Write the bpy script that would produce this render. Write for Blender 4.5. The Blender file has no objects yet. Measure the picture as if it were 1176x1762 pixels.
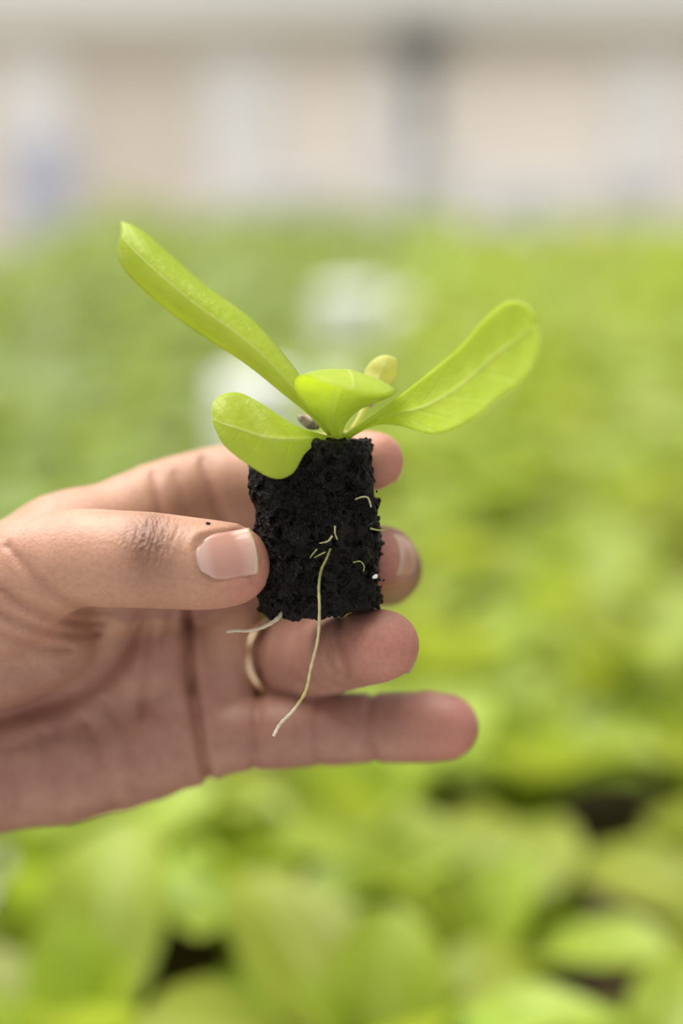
import bpy, math, random
import numpy as np
from mathutils import Matrix, Vector

random.seed(7)
rng = np.random.default_rng(7)
S = bpy.context.scene
C = S.collection

# ------------------------------------------------------------------ camera, world, light, exposure
IW, IH = 1176, 1762
LENS = 60.0
FPX = IH * LENS / 36.0                  # focal length in pixels
D = 354.0                               # focus distance to the soil plug, mm
HORIZON = 130.0
PITCH = math.atan((IH / 2 - HORIZON) / FPX)
CAM_Z = 1.25
cam_d = bpy.data.cameras.new('camera')
cam = bpy.data.objects.new('camera', cam_d)
C.objects.link(cam)
cam.location = (0, 0, CAM_Z)
cam.rotation_euler = (math.pi / 2 - PITCH, 0, 0)
cam_d.sensor_fit = 'VERTICAL'
cam_d.sensor_height = 36.0
cam_d.sensor_width = 24.0
cam_d.lens = LENS
cam_d.clip_start = 0.02
cam_d.clip_end = 100
cam_d.dof.use_dof = True
cam_d.dof.focus_distance = (D + 3) / 1000
cam_d.dof.aperture_fstop = 3.7
S.camera = cam

world = bpy.data.worlds.new('overcast_sky')
S.world = world
world.use_nodes = True
bg = world.node_tree.nodes['Background']
bg.inputs['Color'].default_value = (1.0, 0.985, 0.96, 1)
bg.inputs['Strength'].default_value = 0.52

sun_d = bpy.data.lights.new('sun', 'SUN')
sun_d.energy = 5.6
sun_d.angle = math.radians(60)
sun_d.color = (1.0, 0.965, 0.9)
sun = bpy.data.objects.new('sun', sun_d)
C.objects.link(sun)
sun.location = (-1, 1, 4)
sun.rotation_euler = (math.radians(-14), math.radians(-20), 0)

S.view_settings.view_transform = 'Standard'
S.view_settings.look = 'None'
S.view_settings.gamma = 1.0
S.view_settings.use_curve_mapping = False
S.view_settings.exposure = 0.25

# hand frame: origin on the plug's front, x right, y up, z towards the viewer
HM = Matrix.Translation((0, 0, CAM_Z)) @ Matrix.Rotation(math.pi / 2 - PITCH, 4, 'X') @ Matrix.Translation((0, 0, -D / 1000))

def pt(px, py, z):
    s = (D - z) / FPX
    return np.array([(px - IW / 2) * s, (IH / 2 - py) * s, z], float)

def rmm(rpx, z):
    return rpx * (D - z) / FPX

def ground(px, py, h):
    """where the sight line of the pixel meets the level plane at height h (m)"""
    v = Vector(((px - IW / 2) / FPX, (IH / 2 - py) / FPX, -1))
    v = Matrix.Rotation(math.pi / 2 - PITCH, 3, 'X') @ v
    t = (h - CAM_Z) / v.z
    return Vector((v.x * t, v.y * t, h))

def project(p):
    q = Matrix.Rotation(math.pi / 2 - PITCH, 3, 'X').transposed() @ (Vector(p) - Vector((0, 0, CAM_Z)))
    if q.z > -0.05:
        return None
    return IW / 2 + FPX * q.x / -q.z, IH / 2 - FPX * q.y / -q.z, -q.z

# ------------------------------------------------------------------ materials
def mat(name):
    m = bpy.data.materials.new(name)
    m.use_nodes = True
    nt = m.node_tree
    b = nt.nodes['Principled BSDF']
    return m, nt, b

def N(nt, t, **kw):
    n = nt.nodes.new(t)
    for k, v in kw.items():
        if k in n.inputs:
            n.inputs[k].default_value = v
        else:
            setattr(n, k, v)
    return n

def math_n(nt, op, a, b=None, c=None, clamp=False):
    n = nt.nodes.new('ShaderNodeMath')
    n.operation = op
    n.use_clamp = clamp
    for i, v in enumerate((a, b, c)):
        if v is None:
            continue
        if isinstance(v, (int, float)):
            n.inputs[i].default_value = v
        else:
            nt.links.new(v, n.inputs[i])
    return n.outputs[0]

def mixc(nt, fac, a, b, blend='MIX'):
    n = nt.nodes.new('ShaderNodeMix')
    n.data_type = 'RGBA'
    n.blend_type = blend
    for sock, v in ((n.inputs[0], fac), (n.inputs[6], a), (n.inputs[7], b)):
        if isinstance(v, (int, float)):
            sock.default_value = v
        elif isinstance(v, tuple):
            sock.default_value = (*v, 1) if len(v) == 3 else v
        else:
            nt.links.new(v, sock)
    return n.outputs[2]

def lin(r, g, b):
    f = lambda c: c / 12.92 if c <= 0.04045 else ((c + 0.055) / 1.055) ** 2.4
    return tuple(f(c / 255) for c in (r, g, b))

def ramp(nt, fac, stops):
    n = nt.nodes.new('ShaderNodeValToRGB')
    e = n.color_ramp.elements
    while len(e) < len(stops):
        e.new(0.5)
    for k, (p, c) in enumerate(stops):
        e[k].position = p
        e[k].color = (*c, 1) if len(c) == 3 else c
    nt.links.new(fac, n.inputs[0])
    return n.outputs[0]

def coords(nt, kind='Object'):
    return nt.nodes.new('ShaderNodeTexCoord').outputs[kind]

def noise(nt, vec, scale, detail=3.0, rough=0.55, out=0):
    n = N(nt, 'ShaderNodeTexNoise', Scale=scale, Detail=detail, Roughness=rough)
    if vec is not None:
        nt.links.new(vec, n.inputs['Vector'])
    return n.outputs[out]

def attr(nt, name):
    n = nt.nodes.new('ShaderNodeAttribute')
    n.attribute_name = name
    return n.outputs['Fac']

def bump(nt, h, dist, strength=1.0, prev=None):
    n = N(nt, 'ShaderNodeBump', Strength=strength, Distance=dist)
    nt.links.new(h, n.inputs['Height'])
    if prev is not None:
        nt.links.new(prev, n.inputs['Normal'])
    return n.outputs[0]

def simple(name, col, rough=0.5, var=0.08, scale=8.0, metallic=0.0):
    m, nt, b = mat(name)
    v = coords(nt)
    n = noise(nt, v, scale, 4)
    c2 = tuple(c * (1 - var * 2) for c in col)
    nt.links.new(ramp(nt, n, [(0.3, c2), (0.7, col)]), b.inputs['Base Color'])
    b.inputs['Roughness'].default_value = rough
    b.inputs['Metallic'].default_value = metallic
    return m

def glow_through(m, col, w):
    """sheet plastic that lets daylight through"""
    nt = m.node_tree
    tr = nt.nodes.new('ShaderNodeBsdfTranslucent')
    tr.inputs['Color'].default_value = (*col, 1)
    ms = nt.nodes.new('ShaderNodeMixShader')
    ms.inputs[0].default_value = w
    nt.links.new(nt.nodes['Principled BSDF'].outputs[0], ms.inputs[1])
    nt.links.new(tr.outputs[0], ms.inputs[2])
    nt.links.new(ms.outputs[0], nt.nodes['Material Output'].inputs['Surface'])
    return m

def skin_mat():
    m, nt, b = mat('skin')
    v = coords(nt)
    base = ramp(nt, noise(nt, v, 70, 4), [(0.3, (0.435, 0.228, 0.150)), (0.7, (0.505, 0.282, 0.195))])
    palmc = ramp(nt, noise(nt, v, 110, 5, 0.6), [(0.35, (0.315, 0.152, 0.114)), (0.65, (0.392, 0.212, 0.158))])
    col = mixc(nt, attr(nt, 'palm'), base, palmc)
    col = mixc(nt, math_n(nt, 'MULTIPLY', attr(nt, 'pink'), 0.8), col, (0.53, 0.215, 0.17))
    kn = attr(nt, 'knuckle')
    kmask = math_n(nt, 'MULTIPLY', kn, math_n(nt, 'ADD', math_n(nt, 'MULTIPLY', noise(nt, v, 260, 4), 0.6), 0.55), clamp=True)
    col = mixc(nt, math_n(nt, 'MULTIPLY', kmask, 0.95, clamp=True), col, (0.15, 0.062, 0.036))
    col = mixc(nt, math_n(nt, 'MULTIPLY', attr(nt, 'crease'), 0.42, clamp=True), col, (0.27, 0.105, 0.07))
    # freckle-fine speckle
    sp = ramp(nt, noise(nt, v, 900, 2), [(0.35, (0.92, 0.92, 0.92)), (0.6, (1.03, 1.03, 1.03))])
    col = mixc(nt, 1.0, col, sp, 'MULTIPLY')
    nt.links.new(col, b.inputs['Base Color'])
    b.inputs['Subsurface Weight'].default_value = 0.22
    b.inputs['Subsurface Radius'].default_value = (1.0, 0.35, 0.18)
    b.inputs['Subsurface Scale'].default_value = 0.0022
    b.inputs['Specular IOR Level'].default_value = 0.42
    nt.links.new(ramp(nt, noise(nt, v, 300, 3), [(0.3, (0.42,) * 3), (0.7, (0.56,) * 3)]), b.inputs['Roughness'])
    # fine skin relief: cells plus fingerprint-like lines, wrinkles over the thumb joint
    vo = N(nt, 'ShaderNodeTexVoronoi', Scale=1500.0)
    nt.links.new(v, vo.inputs['Vector'])
    h = bump(nt, vo.outputs['Distance'], 0.00012, 0.5)
    wv = N(nt, 'ShaderNodeTexWave', Scale=260.0, Distortion=14.0)
    wv.inputs['Detail'].default_value = 2
    wv.inputs['Detail Scale'].default_value = 1.2
    nt.links.new(v, wv.inputs['Vector'])
    h = bump(nt, math_n(nt, 'MULTIPLY', wv.outputs['Fac'], kn), 0.0003, 0.5, h)
    wf = N(nt, 'ShaderNodeTexWave', Scale=800.0, Distortion=6.0)
    wf.inputs['Detail'].default_value = 1
    nt.links.new(v, wf.inputs['Vector'])
    h = bump(nt, math_n(nt, 'MULTIPLY', wf.outputs['Fac'], attr(nt, 'pink')), 0.0001, 0.4, h)
    h = bump(nt, noise(nt, v, 220, 4), 0.0003, 0.4, h)
    nt.links.new(h, b.inputs['Normal'])
    return m

def nail_mat():
    m, nt, b = mat('fingernail')
    uv = coords(nt, 'UV')
    sx = nt.nodes.new('ShaderNodeSeparateXYZ')
    nt.links.new(uv, sx.inputs[0])
    u, w = sx.outputs[0], sx.outputs[1]
    u2 = math_n(nt, 'SUBTRACT', u, math_n(nt, 'MULTIPLY', math_n(nt, 'POWER', math_n(nt, 'ABSOLUTE', math_n(nt, 'SUBTRACT', w, 0.5)), 2.0), -0.10))
    col = ramp(nt, u2, [(0.0, (0.60, 0.40, 0.34)), (0.14, (0.58, 0.38, 0.33)), (0.28, (0.52, 0.275, 0.225)), (0.7, (0.51, 0.265, 0.215)), (0.9, (0.54, 0.34, 0.28)),
                        (0.955, (0.54, 0.36, 0.29)), (0.972, (0.62, 0.50, 0.38)), (1.0, (0.52, 0.38, 0.27))])
    nt.links.new(col, b.inputs['Base Color'])
    b.inputs['Roughness'].default_value = 0.24
    b.inputs['Specular IOR Level'].default_value = 0.55
    b.inputs['Subsurface Weight'].default_value = 0.1
    b.inputs['Subsurface Scale'].default_value = 0.001
    wv = N(nt, 'ShaderNodeTexNoise', Scale=30.0)
    mp = N(nt, 'ShaderNodeMapping')
    mp.inputs['Scale'].default_value = (0.1, 1.0, 1.0)
    nt.links.new(uv, mp.inputs[0])
    nt.links.new(mp.outputs[0], wv.inputs['Vector'])
    nt.links.new(bump(nt, wv.outputs[0], 0.0002, 0.25), b.inputs['Normal'])
    return m

def soil_mat():
    m, nt, b = mat('black_peat')
    v = coords(nt)
    n = noise(nt, v, 420, 6, 0.65)
    col = ramp(nt, n, [(0.3, (0.002, 0.0018, 0.0015)), (0.6, (0.006, 0.005, 0.004)), (0.8, (0.020, 0.013, 0.009))])
    rust = ramp(nt, noise(nt, v, 90, 5, 0.7), [(0.6, (0, 0, 0)), (0.78, (1, 1, 1))])
    col = mixc(nt, math_n(nt, 'MULTIPLY', rust, 0.6), col, (0.045, 0.013, 0.006))
    nt.links.new(col, b.inputs['Base Color'])
    nt.links.new(ramp(nt, noise(nt, v, 700, 3), [(0.40, (0.22,) * 3), (0.60, (0.5,) * 3)]), b.inputs['Roughness'])
    b.inputs['Specular IOR Level'].default_value = 0.22
    vo = N(nt, 'ShaderNodeTexVoronoi', Scale=1400.0)
    nt.links.new(v, vo.inputs['Vector'])
    h = bump(nt, vo.outputs['Distance'], 0.0011, 1.0)
    h = bump(nt, n, 0.0016, 1.0, h)
    nt.links.new(h, b.inputs['Normal'])
    return m

def leaf_mat(name, c_dark, c_light, c_vein, trans, veins=True, rand=0.0, spec=0.35, tw=0.42, rough=0.42):
    m, nt, b = mat(name)
    uv = coords(nt, 'UV')
    ob = coords(nt)
    sx = nt.nodes.new('ShaderNodeSeparateXYZ')
    nt.links.new(uv, sx.inputs[0])
    u = sx.outputs[0]
    va = math_n(nt, 'ABSOLUTE', math_n(nt, 'SUBTRACT', math_n(nt, 'MULTIPLY', sx.outputs[1], 2.0), 1.0))
    n = noise(nt, ob, 160 if veins else 30, 3)
    col = ramp(nt, n, [(0.3, c_dark), (0.7, c_light)])
    if rand:
        oi = nt.nodes.new('ShaderNodeObjectInfo')
        hs = nt.nodes.new('ShaderNodeHueSaturation')
        nt.links.new(col, hs.inputs['Color'])
        nt.links.new(math_n(nt, 'ADD', math_n(nt, 'MULTIPLY', oi.outputs['Random'], rand * 2), 1 - rand), hs.inputs['Value'])
        nt.links.new(math_n(nt, 'ADD', math_n(nt, 'MULTIPLY', oi.outputs['Random'], 0.03), 0.485), hs.inputs['Hue'])
        col = hs.outputs[0]
    # midrib widest at the base, side veins leaving it towards the tip
    rw = math_n(nt, 'ADD', math_n(nt, 'MULTIPLY', u, -0.10), 0.14)
    rib = math_n(nt, 'SUBTRACT', 1.0, math_n(nt, 'DIVIDE', va, rw), clamp=True)
    ph = math_n(nt, 'SUBTRACT', math_n(nt, 'MULTIPLY', u, 9.0), math_n(nt, 'MULTIPLY', va, 1.6))
    sv = math_n(nt, 'SUBTRACT', math_n(nt, 'MULTIPLY', math_n(nt, 'ABSOLUTE', math_n(nt, 'SUBTRACT', math_n(nt, 'FRACT', ph), 0.5)), 2.0), 0.0)
    sv = math_n(nt, 'DIVIDE', math_n(nt, 'SUBTRACT', sv, 0.82), 0.18, clamp=True)
    col = mixc(nt, math_n(nt, 'MULTIPLY', rib, 0.7), col, c_vein)
    col = mixc(nt, math_n(nt, 'MULTIPLY', sv, 0.05), col, c_vein)
    nt.links.new(col, b.inputs['Base Color'])
    b.inputs['Roughness'].default_value = rough
    b.inputs['Specular IOR Level'].default_value = spec
    hgt = math_n(nt, 'ADD', math_n(nt, 'MULTIPLY', rib, 0.45), math_n(nt, 'MULTIPLY', sv, -0.12))
    hgt = math_n(nt, 'ADD', hgt, math_n(nt, 'MULTIPLY', noise(nt, ob, 300 if veins else 60, 3), 0.8))
    nm = bump(nt, hgt, 0.0009 if veins else 0.002, 0.6)
    nt.links.new(nm, b.inputs['Normal'])
    tr = nt.nodes.new('ShaderNodeBsdfTranslucent')
    nt.links.new(mixc(nt, 0.85, col, trans), tr.inputs['Color'])
    nt.links.new(nm, tr.inputs['Normal'])
    ms = nt.nodes.new('ShaderNodeMixShader')
    ms.inputs[0].default_value = tw
    nt.links.new(b.outputs[0], ms.inputs[1])
    nt.links.new(tr.outputs[0], ms.inputs[2])
    nt.links.new(ms.outputs[0], nt.nodes['Material Output'].inputs['Surface'])
    return m

def root_mat():
    m, nt, b = mat('root_fading_to_cream')
    sx = nt.nodes.new('ShaderNodeSeparateXYZ')
    nt.links.new(coords(nt, 'UV'), sx.inputs[0])
    col = ramp(nt, sx.outputs[0], [(0.0, (0.20, 0.22, 0.05)), (0.25, (0.26, 0.25, 0.07)), (0.36, (0.50, 0.46, 0.22)), (0.6, (0.62, 0.55, 0.32)), (0.74, (0.50, 0.45, 0.13)), (0.8, (0.70, 0.62, 0.44)), (1.0, (0.76, 0.70, 0.56))])
    col = mixc(nt, 1.0, col, ramp(nt, noise(nt, coords(nt), 600, 3), [(0.3, (0.75,) * 3), (0.7, (1.05,) * 3)]), 'MULTIPLY')
    nt.links.new(col, b.inputs['Base Color'])
    b.inputs['Roughness'].default_value = 0.45
    return m

M = dict(
    skin=skin_mat(), nail=nail_mat(), soil=soil_mat(),
    leaf=leaf_mat('seedling_leaf', (0.43, 0.56, 0.06), (0.52, 0.63, 0.10), (0.70, 0.75, 0.30), (0.82, 0.91, 0.19), tw=0.6, spec=0.5, rough=0.36),
    cot=leaf_mat('seed_leaf', (0.66, 0.70, 0.24), (0.74, 0.76, 0.32), (0.76, 0.78, 0.4), (0.9, 0.9, 0.22), tw=0.6),
    lime=leaf_mat('lime_lettuce', (0.255, 0.345, 0.03), (0.385, 0.47, 0.065), (0.50, 0.60, 0.17), (0.60, 0.70, 0.07), False, 0.24, tw=0.36),
    green=leaf_mat('green_lettuce', (0.205, 0.275, 0.06), (0.32, 0.385, 0.12), (0.46, 0.57, 0.22), (0.46, 0.57, 0.10), False, 0.2),
    stem=leaf_mat('pale_stem', (0.5, 0.58, 0.14), (0.58, 0.64, 0.22), (0.6, 0.66, 0.25), (0.6, 0.66, 0.15)),
    rootm=root_mat(),
    root=simple('root', (0.50, 0.47, 0.24), 0.5, 0.12, 400),
    rootp=simple('pale_root', (0.60, 0.52, 0.40), 0.5, 0.12, 400),
    rootg=simple('root_green', (0.36, 0.38, 0.09), 0.5, 0.2, 500),
    husk=simple('seed_husk', (0.72, 0.58, 0.46), 0.8, 0.40, 700),
    gold=simple('gold', (0.86, 0.66, 0.44), 0.3, 0.04, 200, 1.0),
    soilbed=simple('bed_soil', (0.050, 0.028, 0.017), 0.95, 0.3, 40),
    tray=simple('bed_frame_plastic', (0.62, 0.62, 0.60), 0.5, 0.05, 5),
    steel=simple('galvanised_steel', (0.45, 0.46, 0.46), 0.4, 0.1, 20, 0.6),
    gutter=simple('white_gutter_plastic', (0.86, 0.88, 0.86), 0.45, 0.02, 6),
    beige=glow_through(simple('beige_wall_panel', (0.84, 0.79, 0.72), 0.7, 0.03, 2), (0.90, 0.855, 0.80), 0.55),
    pink=glow_through(simple('blush_wall_panel', (0.90, 0.86, 0.81), 0.7, 0.03, 2), (0.96, 0.925, 0.885), 0.6),
    whitep=glow_through(simple('white_plastic', (0.91, 0.91, 0.91), 0.6, 0.02, 3), (0.97, 0.97, 0.97), 0.55),
    lav=glow_through(simple('pale_lavender_plastic', (0.80, 0.81, 0.87), 0.5, 0.03, 5), (0.88, 0.89, 0.95), 0.55),
    beam=glow_through(simple('light_grey_beam', (0.86, 0.86, 0.84), 0.6, 0.02, 3), (0.92, 0.92, 0.9), 0.5),
    rail_beige=simple('grey_beige_rail', (0.70, 0.64, 0.56), 0.7, 0.05, 3),  # even grey-beige of the strip under the beam
    dark=simple('dark_grey_box', (0.10, 0.115, 0.11), 0.55, 0.08, 10),
    concrete=simple('concrete_floor', (0.52, 0.50, 0.47), 0.85, 0.1, 3),
)

# ------------------------------------------------------------------ object helpers
def tag(o, label=None, cat=None, group=None, kind=None):
    if label: o['label'] = label
    if cat: o['category'] = cat
    if group: o['group'] = group
    if kind: o['kind'] = kind
    return o

def mesh_obj(name, V, F, m, parent=None, smooth=True, uv=None, matrix=None):
    me = bpy.data.meshes.new(name)
    me.from_pydata([tuple(map(float, v)) for v in V], [], [tuple(map(int, f)) for f in F])
    if uv is not None:
        l = me.uv_layers.new(name='UVMap')
        vi = np.empty(len(me.loops), np.int32)
        me.loops.foreach_get('vertex_index', vi)
        l.data.foreach_set('uv', np.asarray(uv, np.float32)[vi].ravel())
    if smooth:
        me.polygons.foreach_set('use_smooth', [True] * len(me.polygons))
    me.materials.append(M[m])
    o = bpy.data.objects.new(name, me)
    C.objects.link(o)
    if parent is not None:
        o.parent = parent
    elif matrix is not None:
        o.matrix_world = matrix
    return o

def empty(name, loc=(0, 0, 0), rz=0):
    o = bpy.data.objects.new(name, None)
    C.objects.link(o)
    o.empty_display_size = 0.02
    o.location = loc
    o.rotation_euler = (0, 0, rz)
    return o

def box_data(x0, x1, y0, y1, z0, z1, bev=0.0):
    V, F = [], []
    if bev <= 0:
        V = [(x, y, z) for x in (x0, x1) for y in (y0, y1) for z in (z0, z1)]
        F = [(0, 1, 3, 2), (4, 6, 7, 5), (0, 4, 5, 1), (2, 3, 7, 6), (0, 2, 6, 4), (1, 5, 7, 3)]
        return V, F
    ring = lambda i, z: [(x0 + (bev if 0 else i), y0 + i), (x1 - i, y0 + i), (x1 - i, y1 - i), (x0 + i, y1 - i)]
    def oct_(z, ins):
        b = bev
        a = [(x0 + ins + b, y0 + ins), (x1 - ins - b, y0 + ins), (x1 - ins, y0 + ins + b), (x1 - ins, y1 - ins - b),
             (x1 - ins - b, y1 - ins), (x0 + ins + b, y1 - ins), (x0 + ins, y1 - ins - b), (x0 + ins, y0 + ins + b)]
        return [(x, y, z) for x, y in a]
    V = oct_(z0, bev) + oct_(z0 + bev, 0) + oct_(z1 - bev, 0) + oct_(z1, bev)
    for k in range(3):
        for i in range(8):
            j = (i + 1) % 8
            F.append((k * 8 + i, k * 8 + j, k * 8 + 8 + j, k * 8 + 8 + i))
    F.append(tuple(reversed(range(8))))
    F.append(tuple(range(24, 32)))
    return V, F

def box(name, x0, x1, y0, y1, z0, z1, m, parent=None, bev=0.0):
    return mesh_obj(name, *box_data(x0, x1, y0, y1, z0, z1, bev), m, parent, smooth=False)

def catmull(P, n):
    """P (k, ...) control values -> n samples through them"""
    P = np.asarray(P, float)
    Q = np.concatenate([[2 * P[0] - P[1]], P, [2 * P[-1] - P[-2]]])
    k = len(P)
    t = np.linspace(0, k - 1, n)
    i = np.minimum(t.astype(int), k - 2)
    f = (t - i).reshape(-1, *([1] * (P.ndim - 1)))
    a, b, c, d = Q[i], Q[i + 1], Q[i + 2], Q[i + 3]
    return 0.5 * (2 * b + (c - a) * f + (2 * a - 5 * b + 4 * c - d) * f ** 2 + (3 * b - a - 3 * c + d) * f ** 3)

def tube(P, R, seg=8):
    """tube mesh through points P with radii R"""
    P = np.asarray(P, float)
    V, F = [], []
    T = np.gradient(P, axis=0)
    T /= np.linalg.norm(T, axis=1, keepdims=True) + 1e-9
    up = np.array([0.3, 0.2, 0.93])
    for p, t, r in zip(P, T, R):
        a = np.cross(t, up); a /= np.linalg.norm(a)
        b = np.cross(t, a)
        for k in range(seg):
            th = 2 * math.pi * k / seg
            V.append(p + r * (math.cos(th) * a + math.sin(th) * b))
    n = len(P)
    for i in range(n - 1):
        for k in range(seg):
            j = (k + 1) % seg
            F.append((i * seg + k, i * seg + j, (i + 1) * seg + j, (i + 1) * seg + k))
    F.append(tuple(range(seg)))
    F.append(tuple(reversed(range((n - 1) * seg, n * seg))))
    return V, F

def surface_nets(Fv, xs, ys, zs):
    s = Fv < 0
    nx, ny, nz = Fv.shape
    cnt = np.zeros((nx - 1, ny - 1, nz - 1), np.int8)
    for dx in (0, 1):
        for dy in (0, 1):
            for dz in (0, 1):
                cnt += s[dx:nx - 1 + dx, dy:ny - 1 + dy, dz:nz - 1 + dz]
    I, J, K = np.nonzero((cnt > 0) & (cnt < 8))
    del cnt
    idx = np.full((nx - 1, ny - 1, nz - 1), -1, np.int32)
    idx[I, J, K] = np.arange(len(I))
    acc = np.zeros((len(I), 3)); num = np.zeros(len(I))
    cs = [(0, 0, 0), (1, 0, 0), (0, 1, 0), (1, 1, 0), (0, 0, 1), (1, 0, 1), (0, 1, 1), (1, 1, 1)]
    val = [Fv[I + a, J + b, K + c] for a, b, c in cs]
    for i in range(8):
        for ax, st in ((0, 1), (1, 2), (2, 4)):
            if cs[i][ax] == 0:
                a, b = val[i], val[i + st]
                m = (a < 0) != (b < 0)
                t = a[m] / (a[m] - b[m])
                p = np.tile(np.array(cs[i], float), (m.sum(), 1))
                p[:, ax] += t
                acc[m] += p; num[m] += 1
    P = acc / num[:, None] + np.stack([I, J, K], 1)
    V = np.stack([np.interp(P[:, 0], np.arange(nx), xs), np.interp(P[:, 1], np.arange(ny), ys), np.interp(P[:, 2], np.arange(nz), zs)], 1)
    Q = []
    a, b = s[:-1, 1:-1, 1:-1], s[1:, 1:-1, 1:-1]
    i, j, k = np.nonzero(a != b); fl = a[i, j, k]; j = j + 1; k = k + 1
    q = np.stack([idx[i, j - 1, k - 1], idx[i, j, k - 1], idx[i, j, k], idx[i, j - 1, k]], 1)
    Q.append(np.where(fl[:, None], q, q[:, ::-1]))
    a, b = s[1:-1, :-1, 1:-1], s[1:-1, 1:, 1:-1]
    i, j, k = np.nonzero(a != b); fl = a[i, j, k]; i = i + 1; k = k + 1
    q = np.stack([idx[i - 1, j, k - 1], idx[i - 1, j, k], idx[i, j, k], idx[i, j, k - 1]], 1)
    Q.append(np.where(fl[:, None], q, q[:, ::-1]))
    a, b = s[1:-1, 1:-1, :-1], s[1:-1, 1:-1, 1:]
    i, j, k = np.nonzero(a != b); fl = a[i, j, k]; i = i + 1; j = j + 1
    q = np.stack([idx[i - 1, j - 1, k], idx[i, j - 1, k], idx[i, j, k], idx[i - 1, j, k]], 1)
    Q.append(np.where(fl[:, None], q, q[:, ::-1]))
    return V, np.concatenate(Q)

def fast_mesh(name, V, Q, m):
    me = bpy.data.meshes.new(name)
    me.vertices.add(len(V)); me.vertices.foreach_set('co', np.asarray(V, np.float32).ravel())
    me.loops.add(Q.size); me.loops.foreach_set('vertex_index', Q.astype(np.int32).ravel())
    me.polygons.add(len(Q)); me.polygons.foreach_set('loop_start', np.arange(0, Q.size, 4, dtype=np.int32))
    me.polygons.foreach_set('use_smooth', np.ones(len(Q), bool))
    me.update(calc_edges=True); me.validate()
    me.materials.append(M[m])
    return me

def smin(a, b, k):
    h = np.clip(0.5 + 0.5 * (b - a) / k, 0, 1)
    return b + (a - b) * h - k * h * (1 - h)

def cone(P, a, b, ra, rb):
    ba = b - a
    t = np.clip(((P[..., 0] - a[0]) * ba[0] + (P[..., 1] - a[1]) * ba[1] + (P[..., 2] - a[2]) * ba[2]) / max(ba @ ba, 1e-9), 0, 1)
    dx = P[..., 0] - a[0] - t * ba[0]
    dy = P[..., 1] - a[1] - t * ba[1]
    dz = P[..., 2] - a[2] - t * ba[2]
    return np.sqrt(dx * dx + dy * dy + dz * dz) - (ra + t * (rb - ra))

def chain(P, ctl, sub=2, k=1.5):
    """ctl rows (px, py, z, radius in px): a tapering limb through them"""
    A = np.array([[*pt(a, b, z), rmm(r, z)] for a, b, z, r in ctl])
    A = catmull(A, (len(A) - 1) * sub + 1).astype(np.float32)
    d = None
    for i in range(len(A) - 1):
        e = cone(P, A[i, :3], A[i + 1, :3], A[i, 3], A[i + 1, 3])
        d = e if d is None else smin(d, e, k)
    return d

def chain_bounds(ctl):
    A = np.array([[*pt(a, b, z), rmm(r, z)] for a, b, z, r in ctl])
    m = A[:, 3:4] + 9
    return (A[:, :3] - m).min(0), (A[:, :3] + m).max(0)

# ------------------------------------------------------------------ the setting
YAW = math.atan((1000 - IW / 2) / FPX)            # the rows run away to the right
dirv = Vector((math.sin(YAW), math.cos(YAW), 0))
latv = Vector((math.cos(YAW), -math.sin(YAW), 0))
BED_Z = 0.87
def bedp(l, w, z=0.0):                             # along the rows, across the rows
    return Vector((0, 0, 0)) + dirv * l + latv * w + Vector((0, 0, z))
g0 = ground(650, 525, 0.95)
GUT = g0.dot(latv)
GUT_HALF = 0.022
LEFT_W = ground(40, 400, 0.95).dot(latv)
L0, L1R, L1L = 0.44, 3.95, 4.25
WALL_Y = 5.2

floor = box('floor', -7, 7, -3, 9, -0.05, 0.0, 'concrete')
tag(floor, 'pale concrete floor of the greenhouse under the beds', 'floor', kind='structure')

wall = empty('wall_back', (0, WALL_Y, 0), math.radians(-1.0))
tag(wall, 'beige panelled greenhouse wall behind the lettuce beds', 'wall', kind='structure')
PXM = WALL_Y / FPX / math.cos(PITCH) ** 0         # metres per pixel on the wall, near enough
def wx(px): return (px - IW / 2) * WALL_Y / (FPX * math.cos(PITCH)) * 1.0
def wz(py):
    return CAM_Z + WALL_Y * math.tan(math.atan((IH / 2 - py) / FPX) - PITCH)
posts = [(-590, 110), (-250, 120), (88, 118), (422, 124), (690, 110), (1088, 122), (1420, 120), (1760, 120)]
for k in range(len(posts) - 1):
    a, b = posts[k], posts[k + 1]
    box('panel', wx(a[0] + a[1] / 2) + 0.004, wx(b[0] - b[1] / 2) - 0.004, 0.03, 0.06, 0.0, wz(60), 'beige' if k < 3 else 'pink', wall, 0.006)
for x, w in posts:
    box('post', wx(x - w / 2), wx(x + w / 2), -0.02, 0.10, 0.0, wz(52), 'whitep', wall, 0.01)
box('rail', wx(-650), wx(1850), -0.05, 0.12, wz(98), wz(34), 'rail_beige', wall, 0.01)
box('beam', wx(-650), wx(1850), -0.16, 0.14, wz(34) + 0.002, wz(-160), 'beam', wall, 0.012)
box('upper_panel', wx(-650), wx(1850), 0.02, 0.06, wz(-160) + 0.002, 2.7, 'whitep', wall, 0.01)

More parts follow.
